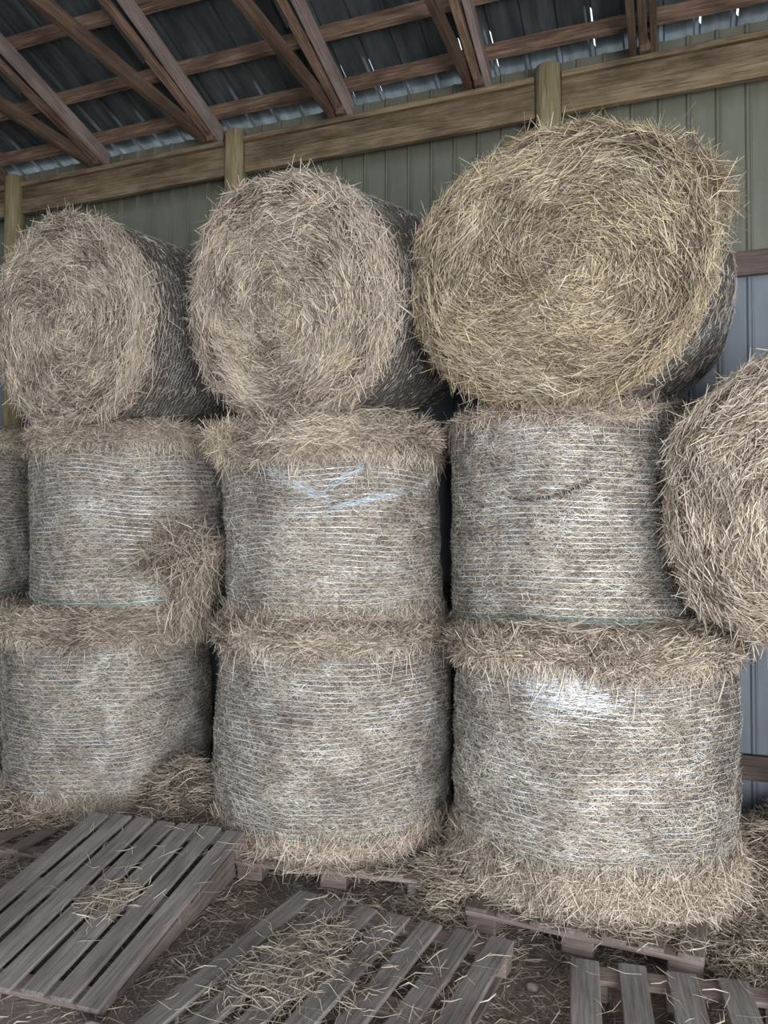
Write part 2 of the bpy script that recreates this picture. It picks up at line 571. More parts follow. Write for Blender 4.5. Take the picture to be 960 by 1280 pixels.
# ------------------------------------------------------------------ bales
def bale(label, base, z0, R, H, seed, net=None, end_on=None, lean=(0, 0), top_flare=.035, skirt=0.0,
         dens=1.0, sxz=(1, 1), tilt=0.0, group=None, spiral=0, bulge=.02, bunch=False, hang=1.0, cap=True, gold=.5, tuft_on=False, crease=False, sheen=False):
    """round hay bale; local axis z 0..H.  end_on = angle of axis (deg) seen in barn plan, face towards the viewer"""
    rg = np.random.default_rng(seed)
    w1, w2, w3 = Wob(seed, 2.4), Wob(seed + 1, 6.5), Wob(seed + 2, 15)
    lo, hi = net if net else (.05, H - .05)
    c = .09

    va_ = math.atan2(-W(*base)[1], -W(*base)[0])

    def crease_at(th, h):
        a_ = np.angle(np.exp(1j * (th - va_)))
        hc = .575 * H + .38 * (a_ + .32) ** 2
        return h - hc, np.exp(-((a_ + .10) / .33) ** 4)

    def rad(th, h):
        Pn = np.stack([np.cos(th), np.sin(th), h], -1)
        r = R * (1 + .012 * w1(Pn)) + .007 * w2(Pn) + .005 * w3(Pn)
        r = r + bulge * np.sin(np.clip(h / H, 0, 1) * PI)
        hiv = hi + .032 * w2(np.stack([np.cos(th) * .8, np.sin(th) * .8, 0 * h], -1))
        tf = np.clip((h - hiv) / .05, 0, 1)
        r = r + tf * (top_flare * (1 + .8 * w2(Pn * .7)) + .012 * w3(Pn))
        bf = np.clip((lo - h) / max(lo, .01), 0, 1)
        r = r + bf * (skirt + .01 * w2(Pn * 1.2))
        if crease:
            dh, k_ = crease_at(th, h)
            r = r - .05 * np.exp(-(dh / .016) ** 2) * k_ + .018 * np.exp(-((dh - .035) / .022) ** 2) * k_
        e = np.clip((h - (H - c)) / c, 0, 1)
        r = r - c * (1 - np.sqrt(np.maximum(1 - e * e, 0)))
        if end_on is not None:
            e = np.clip((c - h) / c, 0, 1)
            r = r - c * (1 - np.sqrt(np.maximum(1 - e * e, 0)))
        return r

    def capz(x, y):
        P_ = np.stack([x, y, 0 * x], -1)
        return H +   .024 * w1(P_ * 2.2) + .016 * w2(P_ * 1.3) - .01 + .02 * (1 - (x * x + y * y) / (R * R))

    if end_on is None:
        bx, by, _ = W(*base)
        lx, ly, _ = W(*lean)

        def X(p):
            o = p.copy()
            k = p[..., 2] / H
            o[..., 0] += lx * k + bx
            o[..., 1] += ly * k + by
            o[..., 2] += z0
            return o
        root_loc = np.array([bx, by, z0])
        face_dir = None
        # angle facing the viewer
        va = math.atan2(-by, -bx)
    else:
        # face centre at base (survey frame), axis heading into the barn wall
        fx, fy, _ = W(*base)
        a = math.radians(end_on)
        ax = np.array([math.sin(a) * math.cos(tilt), math.cos(a) * math.cos(tilt), math.sin(tilt)])   # into the wall
        rt = unit(np.cross(ax, np.array([0, 0, 1.])))
        up = np.cross(rt, ax)
        cz = z0 + R * sxz[1]

        def X(p):
            # local z=H is the front face; flattened where it rests
            y = p[..., 1] * sxz[1]
            x = p[..., 0] * sxz[0]
            y = np.where(y < -R * sxz[1] * .93, -R * sxz[1] * .93 + (y + R * sxz[1] * .93) * .4, y)
            return np.array([fx, fy, cz]) + x[..., None] * rt + y[..., None] * up + (H - p[..., 2])[..., None] * ax
        root_loc = np.array([fx + ax[0] * H / 2, fy + ax[1] * H / 2, z0 + .02])
        va = PI / 2
    root = thing('hay_bale', label, 'hay bale', root_loc, group)

    def loc(v):
        return X(v) - root_loc

    # ---- packed body
    nt_, nh = 150, (170 if crease else 56)
    th = np.linspace(0, 2 * PI, nt_, endpoint=False)
    hs = np.unique(np.concatenate([np.linspace(0, H, nh), np.linspace(H - c, H, 10), np.linspace(0, c, 6)]))
    TH, HS = np.meshgrid(th, hs)
    r = rad(TH, HS)
    V = [np.stack([r * np.cos(TH), r * np.sin(TH), HS], -1)]
    rt_ = r[-1]
    capr = np.linspace(.97, .02, 22)
    edge = H
    for s in capr:
        x, y = rt_ * s * np.cos(th), rt_ * s * np.sin(th)
        k = np.clip((1 - s) * 6, 0, 1)
        V.append(np.stack([x, y, edge + (capz(x, y) - edge) * k], -1)[None])
    rb = r[0]
    pre = []
    for s in (.02, .3, .6, .9):
        pre.append(np.stack([rb * s * np.cos(th), rb * s * np.sin(th), 0 * th + (0 if end_on is None else .01)], -1)[None])
    V = np.concatenate(pre + V, 0)
    rows = V.shape[0]
    idx = np.arange(rows * nt_).reshape(rows, nt_)
    a0, a1 = idx[:-1], idx[1:]
    Q = np.stack([a0, np.roll(a0, -1, 1), np.roll(a1, -1, 1), a1], -1).reshape(-1, 4)
    me = np_mesh('packed_hay', loc(V).reshape(-1, 3), Q, smooth=True)
    link_obj('packed_hay', me, 'core' if end_on is not None else 'core_net', root)

    def side_frame(th_, h_, off=0.0):
        rr = rad(th_, h_) + off
        p = np.stack([rr * np.cos(th_), rr * np.sin(th_), h_], -1)
        n_ = np.stack([np.cos(th_), np.sin(th_), 0 * th_], -1)
        t_ = np.stack([-np.sin(th_), np.cos(th_), 0 * th_], -1)
        return p, n_, t_

    Z = np.array([0, 0, 1.])

    def emit(parts, p, t_, n_, L, Wd, tone=None, bend=.1, roll=.7, K=3):
        # transform frames through X by finite difference
        P0 = loc(p)
        T0 = loc(p + t_ * .01) - P0
        N0 = loc(p + n_ * .01) - P0
        parts.append(strand_arrays(P0, T0, unit(N0), L, Wd, bend=bend, K=K, tone=tone, rng=rg, roll=roll))

    # ---- pressed strands on the wrapped side, thicker on the side one can see
    parts = []
    if end_on is None:
        N = int(34000 * dens)
        th_ = va + rg.normal(0, .95, N)
        h_ = rg.uniform(max(lo - .04, .0), hi + .03, N)
    else:
        N = int(9000 * dens)
        th_ = va + rg.uniform(-PI, PI, N)
        h_ = H - rg.beta(1, 1.2, N) * (H - .05)
    if crease:
        dh, k_ = crease_at(th_, h_)
        ok_ = ~((np.abs(dh) < .011) & (k_ > .3))
        th_, h_ = th_[ok_], h_[ok_]
        N = len(th_)
    p, n_, t_ = side_frame(th_, h_, rg.uniform(-.004, .008, N))
    ang = rg.normal(0, .5, N)
    d = t_ * np.cos(ang)[:, None] + Z * np.sin(ang)[:, None] + n_ * rg.normal(0, .10, N)[:, None]
    L = rg.gamma(4, .008, N) + .012
    tone = rg.beta(1.7, 1.5, N) + .12 * w2(p * 2) + .06 * w3(p * 2)
    emit(parts, p, d, n_, L, rg.uniform(.0020, .0042, N), tone, bend=.12)
    link_obj('pressed_strands', strand_mesh('pressed_strands', parts), 'straw_grey', root)['kind'] = 'stuff'

    # ---- loose strands: end face, rims and skirt
    parts = []
    if end_on is not None or cap:
        N = int((17000 if end_on is not None else 5000) * dens)
        u = np.sqrt(rg.uniform(0 if end_on is not None else .35, 1, N))
        th_ = rg.uniform(0, 2 * PI, N)
        rr = rad(th_, np.full(N, H)) * u * 1.06
        x, y = rr * np.cos(th_), rr * np.sin(th_)
        z_ = np.where(u > .93, H - (u - .93) * .9, capz(x, y)) + rg.uniform(-.008, .03, N)
        p = np.stack([x, y, z_], -1)
        n_ = np.broadcast_to(Z, p.shape)
        # winding direction, broken up towards the core of the bale
        sw = 1.1 * w1(p * 2.0) * (1 - u) ** .8 + .55 * w2(p * 1.3) * (1 - u * .75)
        ang = th_ + PI / 2 + sw + rg.normal(0, .20 + .42 * (1 - u), N)
        d = np.stack([np.cos(ang), np.sin(ang), rg.normal(0, .12, N)], -1)
        L = rg.gamma(5, .021, N) + .03
        tone = rg.beta(1.7, 1.5, N) + .10 * w2(p * 2.2) + .08 * w3(p * 1.5)
        emit(parts, p, d, n_, L, rg.uniform(.0028, .0062, N), tone, bend=.10, roll=.9)
        # stray stalks standing off the face
        N = int(1300 * dens)
        u = np.sqrt(rg.uniform(0, 1, N)); th_ = rg.uniform(0, 2 * PI, N)
        rr = R * u * .99
        x, y = rr * np.cos(th_), rr * np.sin(th_)
        p = np.stack([x, y, capz(x, y) + rg.uniform(.01, .03, N) - np.clip(u - .9, 0, 1) * .5], -1)
        ang = rg.uniform(0, 2 * PI, N)
        d = np.stack([np.cos(ang), np.sin(ang), rg.normal(0, .35, N)], -1)
        emit(parts, p, d, np.broadcast_to(Z, p.shape), rg.uniform(.06, .16, N), .0042, rg.beta(4, 2, N), bend=.12)
    if end_on is not None:
        # shaggy rim of the face
        N = int(6500 * dens)
        th_ = rg.uniform(0, 2 * PI, N)
        h_ = H - np.abs(rg.normal(0, .085, N))
        p, n_, t_ = side_frame(th_, h_, rg.uniform(-.01, .03, N))
        ang = rg.normal(0, .35, N)
        d = t_ * np.cos(ang)[:, None] * np.where(rg.uniform(size=N) < .5, 1, -1)[:, None] + Z * (np.sin(ang) * .8)[:, None] + n_ * rg.normal(.0, .2, N)[:, None]
        nn = unit(n_ + Z * .6)
        emit(parts, p, d, nn, rg.uniform(.06, .19, N), rg.uniform(.003, .0055, N), rg.beta(3, 2, N), bend=.12)
        # whisps pointing off the rim, and stalks hanging under it
        N = int(420 * dens)
        th_ = rg.uniform(0, 2 * PI, N)
        p, n_, t_ = side_frame(th_, H - rg.uniform(0, .14, N), .03)
        d = t_ * rg.normal(0, 1, N)[:, None] + n_ * rg.uniform(.2, 1, N)[:, None] + Z * rg.normal(.1, .4, N)[:, None]
        emit(parts, p, d, n_, rg.uniform(.07, .2, N), .004, rg.beta(4, 2, N), bend=.15)
        if tuft_on:
            N = 900
            th_ = rg.normal(.52, .16, N)
            p, n_, t_ = side_frame(th_, H - .22 + rg.normal(0, .10, N), rg.uniform(0, .11, N))
            d = t_ * rg.normal(0, 1, N)[:, None] + n_ * rg.normal(0, .8, N)[:, None] + Z * rg.normal(0, .6, N)[:, None]
            emit(parts, p, d, n_, rg.uniform(.06, .2, N), .0042, rg.beta(2, 2, N), bend=.15)
        gw = np.array([0, -1, 0.])
        N = int(260 * dens)
        th_ = rg.uniform(PI * 1.03, PI * 1.97, N)
        p, n_, t_ = side_frame(th_, H - rg.uniform(0, .10, N), .02)
        d = gw + n_ * .1 + rg.normal(0, .25, (N, 3))
        emit(parts, p, d, t_, rg.uniform(.06, .24, N), .0042, rg.beta(4, 2, N), bend=.08)
    else:
        # hay spilling over the top rim
        N = int(7500 * dens * (H - hi + .05) / .12)
        th_ = va + rg.normal(0, 1.15, N)
        hv = hi + .032 * w2(np.stack([np.cos(th_) * .8, np.sin(th_) * .8, 0 * th_], -1)) - .01
        h_ = hv + rg.uniform(0, 1, N) * (H + .01 - hv) - np.abs(rg.normal(0, .014, N))
        p, n_, t_ = side_frame(th_, h_, rg.uniform(-.015, .035, N))
        ang = rg.normal(0, .38, N) + .5 * w2(p * 1.1)
        d = t_ * np.cos(ang)[:, None] * np.where(rg.uniform(size=N) < .5, 1, -1)[:, None] + Z * (np.sin(ang) * .7)[:, None] + n_ * rg.normal(0, .3, N)[:, None]
        emit(parts, p, d, unit(n_ + Z * .5), rg.uniform(.06, .20, N), rg.uniform(.003, .006, N), rg.beta(1.6, 1.6, N) + .14 * w2(p), bend=.14, roll=.9)
        # drooping stalks under the lip
        N = int(900 * dens * hang)
        th_ = va + rg.normal(0, 1.1, N)
        k = np.clip(.5 + .8 * w2(np.stack([np.cos(th_), np.sin(th_), 0 * th_], -1) * .8), 0, 1.4)
        p, n_, t_ = side_frame(th_, hi + .03 * w2(np.stack([np.cos(th_) * .8, np.sin(th_) * .8, 0 * th_], -1)) + rg.uniform(-.07, .03, N) * k, .03)
        d = -Z * (.4 + k)[:, None] + n_ * rg.uniform(-.2, .35, N)[:, None] + t_ * rg.normal(0, .6, N)[:, None]
        emit(parts, p, d, n_, rg.uniform(.05, .15, N), .0042, rg.beta(3.4, 2, N), bend=.15)
        N = int(60 * hang)
        th_ = va + rg.normal(0, 1.1, N)
        p, n_, t_ = side_frame(th_, hi - rg.uniform(0, .10, N), .02)
        d = -Z + n_ * rg.uniform(-.05, .3, N)[:, None] + t_ * rg.normal(0, .25, N)[:, None]
        emit(parts, p, d, n_, rg.uniform(.12, .26, N), .004, rg.beta(4, 2, N), bend=.1)
        if lo > .04:
            # skirt below the net
            N = int(7000 * dens * lo / .15)
            th_ = va + rg.normal(0, 1.1, N)
            u = rg.uniform(0, 1, N)
            h_ = lo * (1 - u) + .01
            p, n_, t_ = side_frame(th_, h_, rg.uniform(0, .03, N))
            ang = rg.normal(0, .9, N)
            d = -Z * np.cos(ang)[:, None] * .8 + t_ * np.sin(ang)[:, None] + n_ * rg.uniform(-.1, .5 if skirt > .03 else .2, N)[:, None]
            emit(parts, p, d, n_, rg.uniform(.05, .18, N), rg.uniform(.003, .0055, N), rg.beta(2, 1.7, N), bend=.14)
            if lo > .04:
                N = int(520 * dens)
                th_ = va + rg.normal(0, 1.0, N)
                p, n_, t_ = side_frame(th_, rg.uniform(.0, lo, N), rg.uniform(0, .04, N))
                d = -Z * rg.uniform(.2, 1, N)[:, None] + n_ * rg.uniform(0, .9, N)[:, None] + t_ * rg.normal(0, .7, N)[:, None]
                emit(parts, p, d, n_, rg.uniform(.1, .26, N), .0045, rg.beta(3, 1.6, N), bend=.12)
    link_obj('loose_strands', strand_mesh('loose_strands', parts), 'straw_gold' if end_on is not None and gold > .4 else 'straw', root)['kind'] = 'stuff'

    # ---- net wrap: tight rings with a fine zigzag between them
    V, Q = [], []
    off = 0
    span = (lo + .01, hi - .005)
    step = .0285
    nr = int((span[1] - span[0]) / step)
    ns = 220
    thr = np.linspace(0, 2 * PI, ns + 1)
    for k in range(nr + 1):
        hk = span[0] + k * step
        hh = hk + .013 * w1(np.stack([np.cos(thr) * 1.5, np.sin(thr) * 1.5, 0 * thr + k * .09], -1)) + rg.uniform(-.003, .003)
        p, n_, t_ = side_frame(thr, hh,   .0082 + .0036 * w3(np.stack([np.cos(thr) * 2, np.sin(thr) * 2, hh * 3], -1)))
        wd = .0008 + .0007 * rg.uniform()
        V.append(np.stack([p - Z * wd, p + Z * wd], 1).reshape(-1, 3))
        i0 = np.arange(ns)[:, None] * 2
        Q.append(i0 + np.array([[0, 2, 3, 1]]) + off)
        off += (ns + 1) * 2
        if k < nr:
            for rep in range(2):
                nz = 300
                tz = np.linspace(0, 2 * PI, nz) + rg.uniform(0, .1)
                hz = hk + .013 * w1(np.stack([np.cos(tz) * 1.5, np.sin(tz) * 1.5, 0 * tz + k * .09], -1)) + np.where(np.arange(nz) % 2 == 0, 0, step) + rg.normal(0, .002, nz)
                p, n_, t_ = side_frame(tz, hz, .0075)
                wv = Z * .0005
                V.append(np.stack([p - wv - t_ * .0003, p + wv + t_ * .0003], 1).reshape(-1, 3))
                i0 = np.arange(nz - 1)[:, None] * 2
                Q.append(i0 + np.array([[0, 2, 3, 1]]) + off)
                off += nz * 2
    me = np_mesh('net_wrap', loc(np.concatenate(V)), np.concatenate(Q))
    nw = link_obj('net_wrap', me, 'net', root)
    if end_on is None:
        V, Q, off = [], [], 0
        for hk in (lo + .004, lo + .012, lo + .022, hi - .006, hi - .018):
            hh = hk + .010 * w1(np.stack([np.cos(thr) * 2, np.sin(thr) * 2, 0 * thr], -1)) + .003 * w3(np.stack([np.cos(thr) * 2, np.sin(thr) * 2, 0 * thr + hk * 40], -1))
            p, n_, t_ = side_frame(thr, hh, .0085)
            V.append(np.stack([p - Z * .0022, p + Z * .0022], 1).reshape(-1, 3))
            i0 = np.arange(ns)[:, None] * 2
            Q.append(i0 + np.array([[0, 2, 3, 1]]) + off)
            off += (ns + 1) * 2
        for a_, b_ in ((0, 3), (3, 5)):
            Vv = np.concatenate(V[a_:b_]); Qq = np.concatenate(Q[a_:b_]) - a_ * (ns + 1) * 2
            e = link_obj('net_edge', np_mesh('net_edge', loc(Vv), Qq), 'netgreen', root)
            e['label'] = 'dark green lower edge threads of the net' if a_ == 0 else 'dark green upper edge threads of the net'
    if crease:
        # shade in the crease, painted as a thin bundle of dark stems along it
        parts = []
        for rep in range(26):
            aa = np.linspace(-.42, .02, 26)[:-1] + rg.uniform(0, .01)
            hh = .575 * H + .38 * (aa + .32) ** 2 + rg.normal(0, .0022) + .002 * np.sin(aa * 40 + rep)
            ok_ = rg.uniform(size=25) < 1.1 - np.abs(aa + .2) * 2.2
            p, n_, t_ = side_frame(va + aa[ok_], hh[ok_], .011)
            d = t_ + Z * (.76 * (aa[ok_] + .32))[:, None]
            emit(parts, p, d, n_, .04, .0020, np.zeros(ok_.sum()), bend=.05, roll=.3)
        e = link_obj('crease_shade', strand_mesh('crease_shade', parts), 'crease_shade', root)
        e['label'] = 'dark stems imitating shade in the curved crease of the netted hay'
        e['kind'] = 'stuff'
    if sheen:  # glare on the net, painted as a patch of short white threads
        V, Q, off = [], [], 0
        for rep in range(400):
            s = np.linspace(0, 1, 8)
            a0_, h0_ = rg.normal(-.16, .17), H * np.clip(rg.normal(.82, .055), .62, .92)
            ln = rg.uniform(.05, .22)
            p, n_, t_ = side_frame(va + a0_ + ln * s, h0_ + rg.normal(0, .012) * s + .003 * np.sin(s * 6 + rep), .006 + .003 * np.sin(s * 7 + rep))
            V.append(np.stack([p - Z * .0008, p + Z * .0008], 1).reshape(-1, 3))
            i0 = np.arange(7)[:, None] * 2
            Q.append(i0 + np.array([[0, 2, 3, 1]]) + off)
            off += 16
        e = link_obj('net_glare', np_mesh('net_glare', loc(np.concatenate(V)), np.concatenate(Q)), 'net_glare_white', root)
        e['label'] = 'white threads imitating glare on the net'
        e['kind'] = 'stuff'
    if bunch:
        # torn, bunched net lying in pale blue folds across the bale
        V, Q, off = [], [], 0
        paths = [((-.75, .88), (-.2, .80), (.35, .86)), ((-.7, .80), (-.25, .66), (.05, .60)), ((.42, .84), (.15, .70), (-.15, .64)),
                 ((-.08, .56), (.3, .60), (.72, .66)), ((-.02, .62), (-.1, .56), (.05, .54))]
        for (a_, b_, c_) in paths:
            for rep in range(15):
                s = np.linspace(0, 1, 40)
                j = rg.normal(0, .022, 3)
                pa = [np.array(q_) + np.array([rg.normal(0, .03), jj]) for q_, jj in zip((a_, b_, c_), j)]
                cur = ((1 - s) ** 2)[:, None] * pa[0] + (2 * s * (1 - s))[:, None] * pa[1] + (s ** 2)[:, None] * pa[2]
                cut = slice(int(rg.integers(0, 12)), int(rg.integers(26, 40)))
                cur = cur[cut]
                m_ = len(cur)
                p, n_, t_ = side_frame(va + cur[:, 0], cur[:, 1] * H + .005 * np.sin(s[cut] * 17 + rep) + .004 * np.sin(s[cut] * 41 + rep * 2), .006 + .004 * np.sin(s[cut] * 23 + rep * 1.3))
                V.append(np.stack([p - Z * .001, p + Z * .001 + n_ * .001], 1).reshape(-1, 3))
                i0 = np.arange(m_ - 1)[:, None] * 2
                Q.append(i0 + np.array([[0, 2, 3, 1]]) + off)
                off += m_ * 2
        e = link_obj('torn_net', np_mesh('torn_net', loc(np.concatenate(V)), np.concatenate(Q)), 'netblue', root)
        e['label'] = 'pale blue bunched and torn strands of net'
        e['kind'] = 'stuff'
    return root


G3 = 'round hay bales stacked against the barn wall'
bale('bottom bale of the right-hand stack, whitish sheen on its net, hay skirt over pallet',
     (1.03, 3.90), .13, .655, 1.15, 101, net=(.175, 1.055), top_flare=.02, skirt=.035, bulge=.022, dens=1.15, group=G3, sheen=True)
bale('net-wrapped bottom bale of the middle stack, standing on a pallet',
     (-.275, 4.46), .13, .655, 1.13, 202, net=(.085, 1.06), top_flare=.03, skirt=.02, bulge=.022, group=G3)
bale('bottom bale of the left stack, darker net wrap, behind the tilted grey pallet',
     (-1.83, 5.16), .06, .635, 1.22, 303, net=(.09, 1.06), top_flare=.045, skirt=.03, group=G3)
bale('middle-height bale of the right-hand stack, netted side with a dark crease',
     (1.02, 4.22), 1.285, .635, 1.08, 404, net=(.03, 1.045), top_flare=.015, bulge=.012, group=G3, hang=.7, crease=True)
bale('middle-height bale of the middle stack, with pale blue torn net across its side',
     (-.29, 4.60), 1.255, .63, 1.09, 505, net=(.05, .92), top_flare=.05, bulge=-.004, lean=(-.03, -.02), bunch=True, group=G3, hang=1.6)
bale('middle-height bale of the left stack, hay clump hanging at its lower right',
     (-1.69, 5.22), 1.28, .64, 1.12, 606, net=(.03, 1.02), top_flare=.04, bulge=.008, group=G3)
bale('shaded upright bale at the left edge of the photo, middle height, cut by the frame',
     (-3.28, 5.78), 1.28, .635, 1.16, 707, net=(.03, 1.1), group=G3, dens=.7)
bale('shaded bottom bale at the far left, almost hidden behind the left stack',
     (-3.50, 5.90), .02, .635, 1.25, 808, net=(.05, 1.15), group=G3, dens=.5)
bale('bottom bale beyond the right edge, carrying the sideways right bale',
     (2.98, 3.35), .02, .635, 1.20, 909, net=(.05, 1.12), group=G3, dens=.4)

bale('largest bale, lying on its side on top of the right-hand stack',
     (.715, 3.42), 2.335, .62, 1.22, 1111, end_on=10, sxz=(1.08, .965), tilt=.05, group=G3, dens=1.1, tuft_on=True)
bale('bale lying on its side on top of the middle stack, round end facing out',
     (-.565, 3.97), 2.335, .62, 1.25, 1212, end_on=12, sxz=(1.0, .99), tilt=.15, group=G3, gold=.3)
bale('bale lying on its side on top of the left stack, before the leftmost post',
     (-1.92, 4.48), 2.385, .62, 1.15, 1313, end_on=8, sxz=(.97, .98), tilt=.06, group=G3, gold=.3)
bale('sideways bale cut off by the right edge of the photo, round end facing out',
     (1.80, 3.02), 1.235, .635, 1.15, 1414, end_on=9, sxz=(1.0, 1.0), tilt=.0, group=G3, gold=.3)


# ------------------------------------------------------------------ pallets
def pallet(label, far_mid, ang, width, depth, z, tilt=0, wedge=False, nb=7, bw=.085, dark='pallet', old=False, skip=(), H=.125):
    """far_mid = middle of the far edge (survey frame, floor plan); ang = heading of the far edge (deg, survey frame)
    boards run from the far edge towards the viewer"""
    a = math.radians(ang)
    u = W(math.cos(a), math.sin(a)); u = unit(u)
    v = np.array([u[1], -u[0], 0])           # towards the viewer
    vv = v * math.cos(tilt) + np.array([0, 0, -math.sin(tilt)])
    nrm = np.cross(u, vv); nrm = nrm if nrm[2] > 0 else -nrm
    F0 = W(far_mid[0], far_mid[1], z)         # underside of far edge
    rg = np.random.default_rng(int(abs(far_mid[0]) * 1000) + 5)
    cen = F0 + vv * depth / 2
    root = thing('wooden_pallet', label, 'pallet', (cen[0], cen[1], min(F0[2], (F0 + vv * depth)[2])), 'wooden pallets on the barn floor')
    at = lambda s, d, h: F0 + u * s + vv * d + nrm * h
    t1, tc, bh = .019, .02, H - .019 * 2 - .02
    for k in range(nb):                       # deck boards
        if k in skip: continue
        s = -width / 2 + bw / 2 + (width - bw) * k / (nb - 1)
        B = Boards()
        yaw = rg.normal(0, .004)
        uu = u * math.cos(yaw) + vv * math.sin(yaw)
        v2 = vv * math.cos(yaw) - u * math.sin(yaw)
        B.box(at(s, depth / 2 + rg.normal(0, .006), H - t1 / 2), v2, uu, nrm, (depth, bw * rg.uniform(.95, 1.05), t1), bev=.004, warp=.0012, rng=rg)
        B.build('deck_board', dark, root)
    for d in (.05, depth / 2, depth - .05):
        B = Boards()
        B.box(at(0, d, H - t1 - tc / 2), u, vv, nrm, (width, .095, tc), bev=.003, warp=.001, rng=rg)
        B.build('cross_board', 'pallet_in', root)
        if wedge and d > depth * .6:
            continue                          # the near end has lost its blocks and lies on the ground
        for s in (-width / 2 + .07, 0, width / 2 - .07):
            B = Boards()
            if wedge and d > .1:
                B.box(at(s, d, t1 + bh * .7), u, vv, nrm, (.13, .09, bh * .6), bev=.006, rng=rg)
                B.build('block', 'pallet_in', root)
                continue
            B.box(at(s, d, t1 + bh / 2), u, vv, nrm, (.13, .09, bh - .001), bev=.006, rng=rg)
            B.build('block', 'pallet_in', root)
    if wedge:
        B = Boards()
        B.box(at(0, .05, t1 / 2), u, vv, nrm, (width, .09, t1), bev=.003, warp=.001, rng=rg)
        B.build('bottom_board', 'pallet_old', root)
        import bmesh
        for s in (-width / 2 + .03, 0, width / 2 - .03):
            c0, c1 = H - t1 - tc - .002, H - t1 - tc - .002
            V = [at(s + a, d, h) for a in (-.02, .02) for d, h in ((.12, c0), (depth - .12, c1), (depth - .12, c1 - .02), (.12, c0 - .13))]
            me = bpy.data.meshes.new('stringer')
            me.from_pydata([tuple(q_ - np.array(root.location)) for q_ in V], [], [(0, 1, 2, 3), (7, 6, 5, 4), (0, 4, 5, 1), (1, 5, 6, 2), (2, 6, 7, 3), (3, 7, 4, 0)])
            at_ = me.attributes.new('grain', 'FLOAT_VECTOR', 'POINT')
            at_.data.foreach_set('vector', np.asarray([(0, s, 0), (1, s, 0), (1, s, .05), (0, s, .1)] * 2, dtype=np.float32).ravel())
            link_obj('stringer', me, 'pallet_old', root)
        return root, at
    for s in (-width / 2 + .07, 0, width / 2 - .07):
        B = Boards()
        B.box(at(s, depth / 2, t1 / 2), vv, u, nrm, (depth, .09, t1), bev=.003, warp=.001, rng=rg)
        B.build('bottom_board', 'pallet_old', root)
    return root, at


Hh = .125
# A: tilted grey pallet at left: far edge (-1.52,4.17)-(-.69,3.90)
pA, atA = pallet('grey seven-board pallet propped at a tilt in front of the left stack', (-1.115, 4.03), -17.0, .90, 1.14, .135, tilt=.19, bw=.10, wedge=True)
# B: centre pallet: far edge (-.385,3.52)-(.515,3.087)
pB, atB = pallet('pallet flat on the floor at bottom centre, strewn with loose straw', (.065, 3.30), -25.7, 1.0, 1.1, .005, bw=.096)
# C: bottom right
pC, atC = pallet('pallet at the bottom right corner of the photo, wide-spaced boards', (1.10, 2.875), -14, .80, 1.0, .005, nb=5, bw=.105)
# D: beneath middle bale
pD, atD = pallet('pallet under the bottom bale of the middle stack', (-.04, 4.72), -12, 1.0, 1.0, .005, dark='pallet_old')
# E: beneath right bale
pE, atE = pallet('pallet under the bottom bale of the right-hand stack', (1.25, 4.16), -25, .96, 1.10, .005, dark='pallet_old', bw=.095)
# F: beneath left bale
pF, atF = pallet('dark pallet under the bottom bale of the left stack, its edge at left', (-1.75, 5.15), -17, 1.3, 1.05, -.06, dark='pallet_old', nb=8)


# ------------------------------------------------------------------ loose hay
def heap(name, label, cat, c, rx, ry, h, seed, N, ang=0, Lr=(.05, .16), mat='straw', flat=1.0, zb=0.0, out=.02):
    """low mound of tangled hay with its own body and strands"""
    rg = np.random.default_rng(seed)
    cx, cy, _ = W(c[0], c[1])
    a = YAW + math.radians(ang)
    ca, sa = math.cos(a), math.sin(a)
    w = Wob(seed, 5); w_ = Wob(seed + 1, 13)

    def S(u, th):
        e = 1 + .12 * w(np.stack([np.cos(th), np.sin(th), 0 * th], -1) * .6)
        x, y = rx * u * np.cos(th) * e, ry * u * np.sin(th) * e
        P_ = np.stack([x, y, 0 * x], -1)
        z = h * np.clip(1 - u ** 2, 0, 1) ** .8 * (1 + .25 * w(P_ * 2)) + .012 * w_(P_)
        return np.stack([x * ca - y * sa, x * sa + y * ca, np.maximum(z, -.02)], -1)
    root = thing(name, label, cat, (cx, cy, zb))
    nu, nth = 16, 60
    U, TH = np.meshgrid(np.linspace(.01, 1, nu), np.linspace(0, 2 * PI, nth, endpoint=False), indexing='ij')
    V = S(U, TH) * np.array([.97, .97, .9]) - np.array([0, 0, .005])
    idx = np.arange(nu * nth).reshape(nu, nth)
    Q = np.stack([idx[:-1], np.roll(idx[:-1], -1, 1), np.roll(idx[1:], -1, 1), idx[1:]], -1).reshape(-1, 4)
    link_obj('packed_hay', np_mesh('heap_body', V.reshape(-1, 3), Q, smooth=True), 'core', root)
    u = np.sqrt(rg.uniform(0, 1.25, N)); th = rg.uniform(0, 2 * PI, N)
    p = S(u, th); p[:, 2] = np.maximum(p[:, 2], 0) + rg.uniform(0, out, N)
    an = rg.uniform(0, 2 * PI, N)
    d = np.stack([np.cos(an), np.sin(an), rg.normal(0, .22, N)], -1)
    pr = strand_arrays(p, d, np.broadcast_to(np.array([0, 0, 1.]), p.shape), rg.uniform(*Lr, N), rg.uniform(.003, .0055, N), bend=.14, tone=rg.beta(1.8, 1.6, N), rng=rg)
    link_obj('hay_strands', strand_mesh('hay_strands', [pr]), mat, root)['kind'] = 'stuff'
    return root


